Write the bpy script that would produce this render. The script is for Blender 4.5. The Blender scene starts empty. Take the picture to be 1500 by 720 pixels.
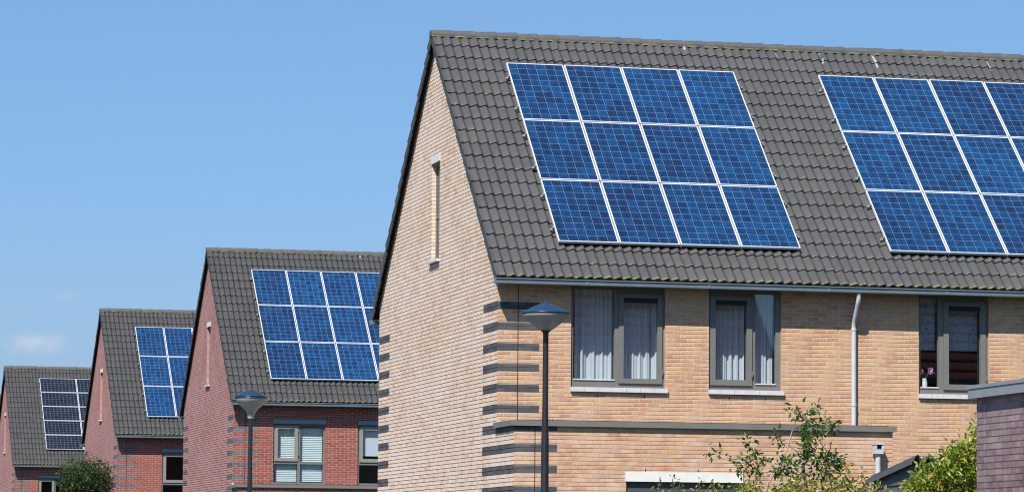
import bpy, math, random
from mathutils import Vector, Matrix
random.seed(7)
SC = bpy.context.scene
COL = SC.collection
R = math.radians

# ------------------------------------------------------------------ camera
CAM = Vector((-12.80756, -55.93674, 1.60007))
RIGHT = Vector((0.9737127, -0.2276288, 0.0082872))
UP = Vector((-0.0280715, -0.0838154, 0.9960858))
FWD = Vector((0.2260433, 0.9701341, 0.0880020))
FPX = 5335.95
def at(px, py, Z):
    """point seen at photo pixel (px, py), Z metres ahead of the camera"""
    return CAM + Z * (FWD + (px - 750) / FPX * RIGHT + (360 - py) / FPX * UP)

# ------------------------------------------------------------------ helpers
def link(o, parent=None):
    COL.objects.link(o)
    if parent is not None: o.parent = parent
    return o
def tag(o, label=None, cat=None, group=None, kind=None):
    if label: o['label'] = label
    if cat: o['category'] = cat
    if group: o['group'] = group
    if kind: o['kind'] = kind
    return o
def empty(name, loc, rz=0):
    o = bpy.data.objects.new(name, None); o.empty_display_size = .2
    o.location = loc; o.rotation_euler = (0, 0, rz)
    return link(o)

class MB:
    def __init__(s): s.v = []; s.f = []; s.m = []; s.uv = []; s.sm = []
    def face(s, pts, m=0, uv=None, smooth=False):
        n = len(s.v); s.v.extend([tuple(p) for p in pts]); s.f.append(tuple(range(n, n + len(pts)))); s.m.append(m)
        s.uv.append(uv if uv else [(0, 0)] * len(pts)); s.sm.append(smooth)
    def box(s, x0, x1, y0, y1, z0, z1, m=0):
        a = [(x0,y0,z0),(x1,y0,z0),(x1,y1,z0),(x0,y1,z0),(x0,y0,z1),(x1,y0,z1),(x1,y1,z1),(x0,y1,z1)]
        for q in ((3,2,1,0),(4,5,6,7),(0,1,5,4),(1,2,6,5),(2,3,7,6),(3,0,4,7)):
            p = [a[i] for i in q]
            if q in ((3,2,1,0),(4,5,6,7)): uv = [(c[0], c[1]) for c in p]
            elif q in ((0,1,5,4),(2,3,7,6)): uv = [(c[0], c[2]) for c in p]
            else: uv = [(c[1], c[2]) for c in p]
            s.face(p, m, uv)
    def grid(s, rows, m=0, uvs=None, smooth=True, close=False):
        n = len(s.v); W = len(rows[0])
        for r in rows: s.v.extend([tuple(p) for p in r])
        for i in range(len(rows) - 1):
            for j in range(W - (0 if close else 1)):
                k = (j + 1) % W
                s.f.append((n+i*W+j, n+i*W+k, n+(i+1)*W+k, n+(i+1)*W+j)); s.m.append(m); s.sm.append(smooth)
                s.uv.append([uvs[i][j], uvs[i][j+1], uvs[i+1][j+1], uvs[i+1][j]] if uvs else [(0,0)]*4)
    def tube(s, pts, rad, n=8, m=0, cap=True):
        pts = [Vector(p) for p in pts]; rows = []
        if not hasattr(rad, '__len__'): rad = [rad] * len(pts)
        ref = None
        for i, p in enumerate(pts):
            d = (pts[min(i+1, len(pts)-1)] - pts[max(i-1, 0)]).normalized()
            if ref is None:
                ref = d.cross(Vector((0,0,1)) if abs(d.z) < .9 else Vector((1,0,0))).normalized()
            ref = (ref - d * ref.dot(d)).normalized(); b = d.cross(ref)
            rows.append([p + rad[i] * (math.cos(2*math.pi*k/n) * ref + math.sin(2*math.pi*k/n) * b) for k in range(n)])
        s.grid(rows, m, close=True)
        if cap:
            s.face(rows[0][::-1], m); s.face(rows[-1], m)
    def lathe(s, prof, c=(0,0,0), n=32, m=0):
        rows = [[(c[0]+r*math.cos(2*math.pi*k/n), c[1]+r*math.sin(2*math.pi*k/n), c[2]+z) for k in range(n)] for r, z in prof]
        s.grid(rows, m, close=True)
    def build(s, name, mats, parent=None):
        me = bpy.data.meshes.new(name)
        me.from_pydata(s.v, [], s.f)
        if not isinstance(mats, (list, tuple)): mats = [mats]
        for x in mats: me.materials.append(x)
        me.polygons.foreach_set('material_index', s.m)
        me.polygons.foreach_set('use_smooth', s.sm)
        ul = me.uv_layers.new(name='UVMap')
        flat = [c for f in s.uv for p in f for c in p]
        ul.data.foreach_set('uv', flat)
        me.update()
        return link(bpy.data.objects.new(name, me), parent)

# ------------------------------------------------------------------ node helpers
class NT:
    def __init__(s, name):
        s.mat = bpy.data.materials.new(name); s.mat.use_nodes = True
        s.t = s.mat.node_tree; s.t.nodes.clear()
        s.out = s.t.nodes.new('ShaderNodeOutputMaterial')
    def n(s, typ, **k):
        x = s.t.nodes.new('ShaderNode' + typ)
        for a, v in k.items():
            if a.startswith('i_'):
                x.inputs[a[2:].replace('_', ' ')].default_value = v
            else: setattr(x, a, v)
        return x
    def l(s, a, b): s.t.links.new(a, b); return b
    def math(s, op, a, b=None, clamp=False):
        x = s.n('Math', operation=op, use_clamp=clamp)
        for i, q in enumerate((a, b)):
            if q is None: continue
            if hasattr(q, 'is_output'): s.l(q, x.inputs[i])
            else: x.inputs[i].default_value = q
        return x.outputs[0]
    def ramp(s, fac, stops, interp='LINEAR'):
        x = s.n('ValToRGB'); x.color_ramp.interpolation = interp
        e = x.color_ramp.elements
        while len(e) < len(stops): e.new(.5)
        for q, (p, c) in zip(e, stops):
            q.position = p; q.color = (*c, 1) if len(c) == 3 else c
        s.l(fac, x.inputs[0]); return x.outputs[0]
    def mix(s, fac, a, b, blend='MIX'):
        x = s.n('Mix', data_type='RGBA', blend_type=blend)
        for i, q in ((0, fac), (6, a), (7, b)):
            if hasattr(q, 'is_output'): s.l(q, x.inputs[i])
            elif i == 0: x.inputs[0].default_value = q
            else: x.inputs[i].default_value = (*q, 1)
        return x.outputs[2]
    def noise(s, vec, scale, detail=3, rough=.6):
        x = s.n('TexNoise'); x.inputs['Scale'].default_value = scale; x.inputs['Detail'].default_value = detail
        x.inputs['Roughness'].default_value = rough
        if vec is not None: s.l(vec, x.inputs['Vector'])
        return x.outputs['Fac']
    def bsdf(s, col, rough=.6, spec=.5, metal=0, normal=None, **k):
        b = s.n('BsdfPrincipled')
        for key, q in (('Base Color', col), ('Roughness', rough), ('Specular IOR Level', spec), ('Metallic', metal)):
            if hasattr(q, 'is_output'): s.l(q, b.inputs[key])
            elif key == 'Base Color': b.inputs[key].default_value = (*q, 1)
            else: b.inputs[key].default_value = q
        if normal is not None: s.l(normal, b.inputs['Normal'])
        s.l(b.outputs[0], s.out.inputs[0]); return b
    def bump(s, h, strength=.4, dist=.01):
        x = s.n('Bump'); x.inputs['Strength'].default_value = strength; x.inputs['Distance'].default_value = dist
        s.l(h, x.inputs['Height']); return x.outputs[0]
    def obj(s): return s.n('TexCoord').outputs['Object']
    def uv(s): return s.n('UVMap').outputs[0]

def plain(name, col, rough=.5, spec=.5, metal=0, var=.12, scale=9):
    N = NT(name); f = N.noise(N.obj(), scale, 4)
    c = N.mix(N.ramp(f, [(.3, (0,0,0)), (.7, (1,1,1))]), tuple(x*(1-var) for x in col), tuple(min(1, x*(1+var)) for x in col))
    N.bsdf(c, rough, spec, metal); return N.mat

COURSE = .06512
def brick(name, stops, mortar, bloom=(.5,.45,.4), bloom_amt=.25, rough=.75, bw=.222, course=COURSE, spec=.35, grain=.35, ms=.0062, edge=.006, smooth=.15):
    N = NT(name); uv = N.uv()
    b = N.n('TexBrick', offset=.5, squash=1.0)
    wob = N.n('TexNoise'); wob.inputs['Scale'].default_value = 26; wob.inputs['Detail'].default_value = 2; N.l(uv, wob.inputs['Vector'])
    dv = N.n('VectorMath', operation='MULTIPLY_ADD'); N.l(wob.outputs['Color'], dv.inputs[0]); dv.inputs[1].default_value = (edge * 2, edge, 0); N.l(uv, dv.inputs[2])
    sb = N.n('VectorMath', operation='SUBTRACT'); N.l(dv.outputs[0], sb.inputs[0]); sb.inputs[1].default_value = (edge, edge * .5, 0)
    N.l(sb.outputs[0], b.inputs['Vector'])
    for k, v in (('Scale', 1), ('Brick Width', bw), ('Row Height', course), ('Mortar Size', ms), ('Mortar Smooth', smooth), ('Bias', 0)):
        b.inputs[k].default_value = v
    b.inputs['Color1'].default_value = (0,0,0,1); b.inputs['Color2'].default_value = (1,1,1,1); b.inputs['Mortar'].default_value = (.5,.5,.5,1)
    sc_ = N.n('SeparateColor'); N.l(b.outputs['Color'], sc_.inputs[0]); nb = N.noise(uv, 16, 3, .6)
    c = N.ramp(N.math('ADD', N.math('MULTIPLY', sc_.outputs[0], .85), N.math('SUBTRACT', N.math('MULTIPLY', nb, .5), .17), True), stops)
    n1 = N.noise(uv, 55, 4, .7); n2 = N.noise(uv, 7, 4); n3 = N.noise(uv, .9, 4)
    c = N.mix(N.math('MULTIPLY', N.ramp(n1, [(.35,(0,0,0)),(.75,(1,1,1))]), grain), c, tuple(x*.55 for x in stops[0][1]))
    c = N.mix(N.math('MULTIPLY', N.ramp(n2, [(.45,(0,0,0)),(.75,(1,1,1))]), bloom_amt), c, bloom)
    c = N.mix(N.math('MULTIPLY', N.ramp(n3, [(.4,(0,0,0)),(.75,(1,1,1))]), bloom_amt), c, bloom)
    mo = N.mix(n2, tuple(x*.75 for x in mortar), tuple(x*1.2 for x in mortar))
    c = N.mix(b.outputs['Fac'], c, mo)
    h = N.math('SUBTRACT', N.math('MULTIPLY', n1, .5), b.outputs['Fac'])
    N.bsdf(c, rough, spec, normal=N.bump(h, .5, .006))
    return N.mat

TAN = [(0, (0.3955, 0.1682, 0.078)), (0.22, (0.4647, 0.2191, 0.101)), (0.45, (0.5241, 0.2854, 0.1193)), (0.62, (0.5537, 0.321, 0.1285)), (0.8, (0.4647, 0.214, 0.1148)), (1, (0.5636, 0.3771, 0.202))]
TAN_SHEEN = [(0, (0.491, 0.3222, 0.2275)), (0.22, (0.6138, 0.4297, 0.3003)), (0.45, (0.6752, 0.498, 0.3549)), (0.62, (0.7161, 0.5468, 0.4004)), (0.8, (0.6138, 0.4394, 0.3367)), (1, (0.757, 0.6054, 0.4732))]  # tan brick paled for the gable: grazing-light sheen put into the colour
RED = [(0, (0.1389, 0.0327, 0.0268)), (0.25, (0.25, 0.049, 0.0301)), (0.5, (0.2916, 0.0588, 0.0334)), (0.75, (0.2292, 0.0458, 0.0334)), (1, (0.3195, 0.085, 0.0602))]
RED_SHEEN = [(0, (0.2511, 0.107, 0.1012)), (0.25, (0.372, 0.1488, 0.1242)), (0.5, (0.4185, 0.1674, 0.138)), (0.75, (0.3441, 0.1581, 0.1426)), (1, (0.465, 0.2511, 0.2208))]  # red brick paled likewise, gable sheen carried by the brick tones
DARK = [(0, (.040,.042,.046)), (.5, (.060,.060,.064)), (1, (.095,.092,.092))]
PURP = [(0, (.10,.04,.045)), (.35, (.165,.075,.08)), (.7, (.20,.10,.105)), (1, (.26,.16,.165))]
M = {}
M['tan'] = brick('tan_brick', TAN, (.40,.39,.37), bloom=(.56,.42,.32), bloom_amt=.28, ms=.0085, smooth=.4)
M['tan_sheen'] = brick('sheen_tan_brick', TAN_SHEEN, (.25,.22,.19), bloom=(.74,.68,.62), bloom_amt=.4)
M['tanx'] = brick('pale_tan_brick', TAN, (.34,.32,.31), bloom=(.58,.44,.36), bloom_amt=.5, ms=.0085, smooth=.4)
M['red'] = brick('red_brick', RED, (.33,.27,.25), bloom=(.45,.22,.18), bloom_amt=.15)
M['red_sheen'] = brick('sheen_red_brick', RED_SHEEN, (.30,.26,.25), bloom=(.52,.38,.35), bloom_amt=.3)
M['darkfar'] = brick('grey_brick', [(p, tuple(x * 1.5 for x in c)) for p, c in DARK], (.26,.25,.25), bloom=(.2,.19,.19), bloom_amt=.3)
M['dark'] = brick('charcoal_brick', DARK, (.075,.075,.078), bloom=(.14,.14,.14), bloom_amt=.2)
M['purple'] = brick('purple_brown_brick', PURP, (.30,.28,.27), bloom=(.36,.29,.29), bloom_amt=.45, bw=.185, course=.0525, grain=.7, ms=.0048)
M['frame'] = plain('grey_window_paint', (.135,.135,.124), .45, .4, var=.06)
M['framew'] = plain('beige_grey_window_paint', (.20,.195,.17), .45, .4, var=.06)
M['framed'] = plain('dark_grey_window_paint', (.06,.065,.07), .4, .4, var=.08)
M['ledge'] = plain('grey_ledge_cladding', (.135,.135,.12), .5, .4, var=.07, scale=3)
M['zinc'] = plain('blue_grey_zinc', (.165,.215,.25), .42, .5, .35, var=.12, scale=4)
M['pipe'] = plain('pale_grey_pipe', (.40,.42,.44), .45, .4, 0, var=.1, scale=6)
M['sill'] = plain('pale_sill_tile', (.47,.465,.47), .55, .4, var=.1, scale=14)
M['stone'] = plain('pale_concrete', (.55,.55,.53), .7, .3, var=.1, scale=20)
M['white'] = plain('white_painted_lintel', (.58,.58,.54), .55, .4, var=.06, scale=6)
M['black'] = plain('near_black', (.012,.012,.014), .6, .3)
M['room'] = plain('room_plaster', (.17,.16,.15), .9, .1)
M['felt'] = plain('roof_underlay', (.05,.045,.04), .9, .1)
M['timber'] = plain('soffit_board', (.05,.06,.065), .7, .2)
M['alu'] = plain('silver_aluminium', (.60,.61,.62), .38, .5, .25, var=.05)
M['rail'] = plain('dull_aluminium_rail', (.30,.31,.32), .45, .5, .5)
M['pole'] = plain('dark_grey_pole_paint', (.012,.0135,.015), .45, .45, var=.2)
M['curtain'] = None

def curtain_mat(name, col, trans=.35):
    N = NT(name)
    d = N.n('BsdfDiffuse'); d.inputs[0].default_value = (*col, 1)
    t = N.n('BsdfTranslucent'); t.inputs[0].default_value = (*col, 1)
    mx = N.n('MixShader'); mx.inputs[0].default_value = trans
    N.l(d.outputs[0], mx.inputs[1]); N.l(t.outputs[0], mx.inputs[2]); N.l(mx.outputs[0], N.out.inputs[0])
    return N.mat
M['curtain'] = curtain_mat('white_sheer_fabric', (.86,.87,.91))
M['blind'] = curtain_mat('pale_blind', (.78,.84,.82), .2)
def pattern_blind():
    N = NT('blue_patterned_blind'); f = N.noise(N.obj(), 16, 5, .7)
    c = N.ramp(f, [(.38, (.12,.24,.34)), (.5, (.40,.46,.50)), (.62, (.30,.36,.42))])
    d = N.n('BsdfDiffuse'); N.l(c, d.inputs[0]); N.l(d.outputs[0], N.out.inputs[0]); return N.mat
M['pblind'] = pattern_blind()

def glass():
    N = NT('window_glass')
    ge = N.n('NewGeometry'); dt = N.n('VectorMath', operation='DOT_PRODUCT')
    N.l(ge.outputs['Incoming'], dt.inputs[0]); N.l(ge.outputs['Normal'], dt.inputs[1])
    c = N.math('SUBTRACT', 1, N.math('ABSOLUTE', dt.outputs['Value']), True)      # Schlick, the same from both sides
    fac = N.math('ADD', .13, N.math('MULTIPLY', .87, N.math('POWER', c, 5)), True)
    t = N.n('BsdfTransparent'); t.inputs[0].default_value = (.80,.86,.88,1)
    g = N.n('BsdfGlossy'); g.inputs['Roughness'].default_value = .015; g.inputs[0].default_value = (.95,.97,1,1)
    bn = N.noise(N.obj(), 1.3, 2)
    N.l(N.bump(bn, .012, .02), g.inputs['Normal'])
    mx = N.n('MixShader'); N.l(fac, mx.inputs[0]); N.l(t.outputs[0], mx.inputs[1]); N.l(g.outputs[0], mx.inputs[2])
    N.l(mx.outputs[0], N.out.inputs[0]); return N.mat
M['glass'] = glass()
M['slit_grey'] = plain('grey_slit_pane', (.06,.07,.068), .3, .5)  # flat grey in place of sky reflected in the slit window's glass

def roof_tile():
    N = NT('anthracite_roof_tile'); uv = N.uv()
    sp = N.n('SeparateXYZ'); N.l(uv, sp.inputs[0])
    u, v = sp.outputs[0], sp.outputs[1]
    fu = N.math('FLOOR', u); fv = N.math('FLOOR', v); t = N.math('FRACT', v)
    cb = N.n('CombineXYZ'); N.l(fu, cb.inputs[0]); N.l(fv, cb.inputs[1])
    w = N.n('TexWhiteNoise', noise_dimensions='2D'); N.l(cb.outputs[0], w.inputs['Vector'])
    o = N.obj()
    base = N.ramp(w.outputs['Value'], [(0, (.041,.041,.041)), (.5, (.047,.047,.047)), (1, (.054,.053,.053))])
    n1 = N.noise(o, 3.5, 5, .7); n2 = N.noise(o, 40, 3)
    base = N.mix(N.math('MULTIPLY', N.ramp(n1, [(.4,(0,0,0)),(.7,(1,1,1))]), .35), base, (.068,.066,.063))
    base = N.mix(N.math('MULTIPLY', n2, .25), base, (.03,.03,.03))
    # moss along the lower lips, strongest on the lowest rows
    m = N.noise(o, 12, 4, .7)
    low = N.math('MULTIPLY', N.math('SUBTRACT', 1.3, v, True), .11)
    low2 = N.math('MULTIPLY', N.math('DIVIDE', N.math('SUBTRACT', 19, v), 19, True), .02)
    mm = N.math('ADD', N.math('ADD', m, low), low2)
    mk = N.ramp(mm, [(.605,(0,0,0)),(.66,(1,1,1))])
    lip = N.ramp(t, [(0,(1,1,1)),(.04,(.8,.8,.8)),(.075,(0,0,0))])
    mk = N.math('MULTIPLY', mk, lip)
    base = N.mix(mk, base, N.mix(n1, (.24,.19,.04), (.13,.12,.04)))
    # droppings: thin pale streaks on the top rows
    su = N.math('FLOOR', N.math('MULTIPLY', N.math('ADD', u, N.math('MULTIPLY', N.noise(o, 3, 2), .25)), 11))
    w2 = N.n('TexWhiteNoise', noise_dimensions='1D'); N.l(su, w2.inputs['W'])
    st = N.math('GREATER_THAN', w2.outputs['Value'], .978)
    st = N.math('MULTIPLY', st, N.math('GREATER_THAN', v, N.math('ADD', 17.2, N.math('MULTIPLY', w2.outputs['Color'], 1.2))))
    st = N.math('MULTIPLY', st, N.ramp(N.noise(o, 9, 3), [(.42,(0,0,0)),(.52,(1,1,1))]))
    base = N.mix(N.math('MULTIPLY', st, .4), base, (.55,.55,.52))
    N.bsdf(base, .62, .35, normal=N.bump(n2, .15, .004))
    return N.mat
M['tile'] = roof_tile()
M['redtile'] = plain('dark_red_flat_tile', (.10,.035,.03), .7, .3, var=.2)
M['tile_dark'] = M['tile'].copy(); M['tile_dark'].name = 'darker_anthracite_roof_tile'  # copy of the tile with its base tones darkened
for q in [x for x in M['tile_dark'].node_tree.nodes if x.type == 'VALTORGB'][:1]:
    for e in q.color_ramp.elements: e.color = [c * .66 for c in e.color[:3]] + [1]
M['lichen'] = plain('yellow_lichen_mortar', (.20,.18,.06), .9, .1, var=.6, scale=14)
M['cap'] = plain('anthracite_ridge_tile', (.066,.065,.065), .65, .35, var=.22, scale=6)

def cells(name, nx, ny, stops, line, gap):
    N = NT(name); uv = N.uv()
    sp = N.n('SeparateXYZ'); N.l(uv, sp.inputs[0]); u, v = sp.outputs[0], sp.outputs[1]
    def grid(c, n, g):
        f = N.math('FRACT', N.math('MULTIPLY', c, n))
        d = N.math('ABSOLUTE', N.math('SUBTRACT', f, .5))
        return N.math('GREATER_THAN', d, .5 - g)
    a = grid(u, nx, gap); b = grid(v, ny, gap)
    bus = grid(N.math('ADD', N.math('MULTIPLY', u, 1), .25 / nx), nx * 2, gap * .55)
    fu = N.math('FLOOR', N.math('MULTIPLY', u, nx)); fv = N.math('FLOOR', N.math('MULTIPLY', v, ny))
    oi = N.n('ObjectInfo')
    cb = N.n('CombineXYZ'); N.l(fu, cb.inputs[0]); N.l(fv, cb.inputs[1]); N.l(N.math('MULTIPLY', oi.outputs['Random'], 91), cb.inputs[2])
    w = N.n('TexWhiteNoise', noise_dimensions='3D'); N.l(cb.outputs[0], w.inputs['Vector'])
    o = N.obj()
    vo = N.n('TexVoronoi'); vo.inputs['Scale'].default_value = 26; N.l(o, vo.inputs['Vector'])
    sv = N.n('SeparateColor'); N.l(vo.outputs['Color'], sv.inputs[0])
    tone = N.math('ADD', N.math('MULTIPLY', w.outputs['Value'], .55), N.math('MULTIPLY', sv.outputs[0], .45))
    tone = N.math('ADD', N.math('MULTIPLY', tone, .75), N.math('MULTIPLY', oi.outputs['Random'], .25))
    c = N.ramp(tone, stops)
    c = N.mix(N.math('MULTIPLY', bus, .22), c, line)
    c = N.mix(N.math('MULTIPLY', N.math('MAXIMUM', a, b), .6), c, line)
    r = N.math('ADD', .06, N.math('MULTIPLY', N.noise(o, 4, 4), .12))
    N.bsdf(c, r, .5); return N.mat
BL = [(.05, (.0035,.010,.034)), (.35, (.003,.019,.062)), (.65, (.003,.032,.098)), (1, (.004,.056,.145))]
NV = [(.05, (.004,.005,.008)), (.5, (.005,.007,.013)), (1, (.008,.012,.024))]
M['cell'] = cells('blue_polycrystalline_cells', 6, 10, BL, (.26,.34,.44), .013)
M['navy'] = cells('dark_navy_cells', 10, 6, NV, (.30,.34,.36), .016)

# ------------------------------------------------------------------ walls with openings
def subtract(a, b, holes):
    iv = [(a, b)]
    for h0, h1 in holes:
        nv = []
        for p, q in iv:
            if h1 <= p or h0 >= q: nv.append((p, q)); continue
            if h0 > p: nv.append((p, h0))
            if h1 < q: nv.append((h1, q))
        iv = nv
    return iv
BAND0 = 5.796         # top of the highest dark quoin band
def brick_wall(mb, P, ua, ub, z0, z1, holes=(), dark=None, mat=0, mdark=1, rec=.0035, reveal=.10, uoff=0, jt=.0062, course=COURSE):
    """course by course, with raked bed joints; ua/ub are numbers or functions of z; dark(k) -> list of u breaks"""
    fa = ua if callable(ua) else (lambda z: ua)
    fb = ub if callable(ub) else (lambda z: ub)
    m = jt; zs = {z0, z1}
    k = math.floor((z0 - BAND0) / course) - 1
    while True:
        z = BAND0 + k * course
        if z > z1: break
        for e in (z - m, z + m):
            if z0 < e < z1: zs.add(round(e, 5))
        k += 1
    for h in holes:
        for e in (h[2], h[3]):
            if z0 < e < z1: zs.add(round(e, 5))
    zs = sorted(zs)
    for za, zb in zip(zs, zs[1:]):
        if zb - za < 1e-4: continue
        zm = (za + zb) / 2; fr = ((zm - BAND0) / course)
        joint = abs(fr - round(fr)) * course < m
        hs = [(h[0], h[1]) for h in holes if h[2] < zm < h[3]]
        kc = math.floor(fr)          # course number, -1 is the course just under BAND0
        db = [] if not dark else dark(kc) if not joint else (dark(round(fr)) if dark(round(fr) - 1) else [])
        a0, a1, b0, b1 = fa(za), fa(zb), fb(za), fb(zb)
        am, bm = (a0 + a1) / 2, (b0 + b1) / 2
        if bm - am < .02: continue
        d = rec if joint else 0
        segs = []
        for p, q in subtract(am, bm, hs):
            cuts = [p] + sorted(c for c0 in db for c in c0 if p < c < q) + [q]
            for s0, s1 in zip(cuts, cuts[1:]):
                mid = (s0 + s1) / 2
                segs.append((s0, s1, mdark if any(c0[0] < mid < c0[1] for c0 in db) else mat))
        for s0, s1, mt in segs:
            l0, l1 = (a0, a1) if s0 == am else (s0, s0)
            r0, r1 = (b0, b1) if s1 == bm else (s1, s1)
            uvs = [(l0 + uoff, za - BAND0 + course * 200), (r0 + uoff, za - BAND0 + course * 200), (r1 + uoff, zb - BAND0 + course * 200), (l1 + uoff, zb - BAND0 + course * 200)]
            mb.face([P(l0, d, za), P(r0, d, za), P(r1, d, zb), P(l1, d, zb)], mt, uvs)
            if not joint:
                for zz, l, r in ((za, l0, r0), (zb, l1, r1)):
                    mb.face([P(l, 0, zz), P(r, 0, zz), P(r, rec, zz), P(l, rec, zz)], mt, [uvs[0], uvs[1], uvs[1], uvs[0]])
    V = lambda u, z: (u + uoff, z - BAND0 + course * 200)
    for h in holes:
        x0, x1, a, b = h[:4]
        for u, s in ((x0, 1), (x1, -1)):
            mb.face([P(u, 0, a), P(u, reveal, a), P(u, reveal, b), P(u, 0, b)], mat, [V(0, a), V(reveal, a), V(reveal, b), V(0, b)])
        for z in (a, b):
            mb.face([P(x0, 0, z), P(x1, 0, z), P(x1, reveal, z), P(x0, reveal, z)], mat, [V(x0, z), V(x1, z), V(x1, z + .1), V(x0, z + .1)])

def plate(mb, P, x0, x1, z0, z1, d0, d1, holes=(), m=0):
    """a flat frame: outer rectangle less its holes, from depth d0 to d1"""
    zs = sorted({z0, z1} | {h[2] for h in holes} | {h[3] for h in holes})
    for za, zb in zip(zs, zs[1:]):
        zm = (za + zb) / 2
        for p, q in subtract(x0, x1, [(h[0], h[1]) for h in holes if h[2] < zm < h[3]]):
            mb.face([P(p, d0, za), P(q, d0, za), P(q, d0, zb), P(p, d0, zb)], m)
            mb.face([P(p, d1, za), P(q, d1, za), P(q, d1, zb), P(p, d1, zb)], m)
    for a0, a1, b0, b1 in [(x0, x1, z0, z1)] + [h[:4] for h in holes]:
        for u in (a0, a1): mb.face([P(u, d0, b0), P(u, d1, b0), P(u, d1, b1), P(u, d0, b1)], m)
        for z in (b0, b1): mb.face([P(a0, d0, z), P(a1, d0, z), P(a1, d1, z), P(a0, d1, z)], m)

# ------------------------------------------------------------------ house dimensions (metres)
AL = .7224; CA, SA = math.cos(AL), math.sin(AL); TA = math.tan(AL)
D = 9.7087; YG, ZG = -.377, 6.129
YE, ZE = YG + .05, ZG + .03                       # reference eave point of the tile plane
YR = D / 2; ZR = ZE + (YR - YE) * TA
SL = (YR - YE) / CA; ROWS = 19; GA = SL / ROWS
EXT = 1.2039; LEDGE = 3.876; EXTL = 6.147
def roof_pt(x, s, h, rear=False):
    y = YE + s * CA - h * SA; z = ZE + s * SA + h * CA
    return (x, D - y if rear else y, z)

def tile_slope(mb, L, rear, n, seed, amp=.038):
    """one slope of double-roll tiles: every row a waved sheet with a raised lower lip"""
    rnd = random.Random(seed); per = .157; x0 = -.085
    jit = {}
    ts = [0, .12, .25, .4, .54, .66, .74, .81, .88, .95] if n > 4 else [0, .3, .6, .74, .88]
    xs = [x0 + (i + t) * per for i in range(int((L - x0) / per)) for t in ts]
    for r in range(ROWS):
        s0 = r * GA - .012; s1 = (r + 1) * GA + .03
        if r == ROWS - 1: s1 = SL - .01
        hs = []; 
        for x in xs:
            t = ((x - x0) / per) % 1.0
            w = .5 - .5 * math.cos(math.pi * t / .72) if t < .72 else .5 + .5 * math.cos(math.pi * (t - .72) / .28)
            ti = (int((x - x0) / (2 * per)), r)
            if ti not in jit: jit[ti] = (rnd.uniform(-.002, .002), rnd.uniform(-.003, .003))
            hs.append((amp * w, jit[ti]))
        rows = []; uvs = []
        for ss, hh, t in ((s0 + .002, -.012, 0), (s0, .022, .0), (s0 + .03, .028, .08), ((s0 + s1) / 2, .013, .5), (s1, -.004, .98)):
            rows.append([roof_pt(x, ss + j[1] + (0 if t else .0), (h if not (t == 0 and hh < 0) else h - .01) + hh + j[0], rear) for x, (h, j) in zip(xs, hs)])
            uvs.append([((x - x0) / (2 * per), r + t) for x in xs])
        mb.grid(rows[:2], 0, uvs[:2], smooth=False)
        mb.grid(rows[1:], 0, uvs[1:], smooth=True)

def build_roof(L):
    am = .006 if L < 12 else .038        # the houses across the gardens carry flat tiles
    mb = MB(); tile_slope(mb, L, False, 8, 3, am); tile_slope(mb, L, True, 4, 5, am)
    # underlay
    for rear in (False, True):
        mb.face([roof_pt(-.03, .02, -.035, rear), roof_pt(L, .02, -.035, rear), roof_pt(L, SL, -.035, rear), roof_pt(-.03, SL, -.035, rear)], 1)
    roof = mb.build('roof', [M['tile'] if L > 12 else M['redtile'], M['felt']])
    # verge: the down-turned edge of every end tile
    vb = MB(); rnd = random.Random(9)
    for rear in (False, True):
        for r in range(ROWS):
            s0 = r * GA - .014; s1 = (r + 1) * GA + .01
            o = rnd.uniform(-.005, .005)
            xa, xb = -.100 + o, -.078 + o; up = .035 if rear else 0
            for (x, flip) in ((xa, 0), (xb, 1)):
                vb.face([roof_pt(x, s0, -.095, rear), roof_pt(x, s1, -.125, rear), roof_pt(x, s1, .012, rear), roof_pt(x, s0, .04 + up, rear)], 0, [(0, r + .2)] * 4)
            vb.face([roof_pt(xa, s0, -.095, rear), roof_pt(xb, s0, -.095, rear), roof_pt(xb, s0, .04 + up, rear), roof_pt(xa, s0, .04 + up, rear)], 0, [(0, r + .02)] * 4)
            vb.face([roof_pt(xa, s0, -.095, rear), roof_pt(xb, s0, -.095, rear), roof_pt(xb, s1, -.125, rear), roof_pt(xa, s1, -.125, rear)], 0, [(0, r + .3)] * 4)
            vb.face([roof_pt(xa, s0, .04 + up, rear), roof_pt(xb + .03, s0, .042 + up, rear), roof_pt(xb + .03, s1, .012, rear), roof_pt(xa, s1, .012, rear)], 0, [(0, r + .3)] * 4)
    v = vb.build('verge', M['tile'], roof)
    # ridge tiles
    rb = MB(); x = -.115; zb = ZR - .030; i = 0
    while x < L:
        l = .37; r0, r1 = .098, .116
        dz = rnd.uniform(-.004, .004)
        rows = []
        for xx, rr in ((x, r0), (x + l + .035, r1), (x + l + .035, r1 - .022)):
            rows.append([(xx, YR - rr * math.cos(a), zb + dz + rr * math.sin(a)) for a in [R(-12 + 204 * k / 12) for k in range(13)]])
        rb.grid(rows[:2], 0); rb.grid(rows[1:], 0, smooth=False)
        rb.face(rows[0], 0)
        for sg in (-1, 1):
            rb.box(x + .01, x + l, YR + sg * .098 - .012, YR + sg * .098 + .012, zb - .020, zb + rnd.uniform(-.006, .004), 1)
        x += l
    rb.build('ridge_cap', [M['cap'], M['lichen']], roof)
    return roof

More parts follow.
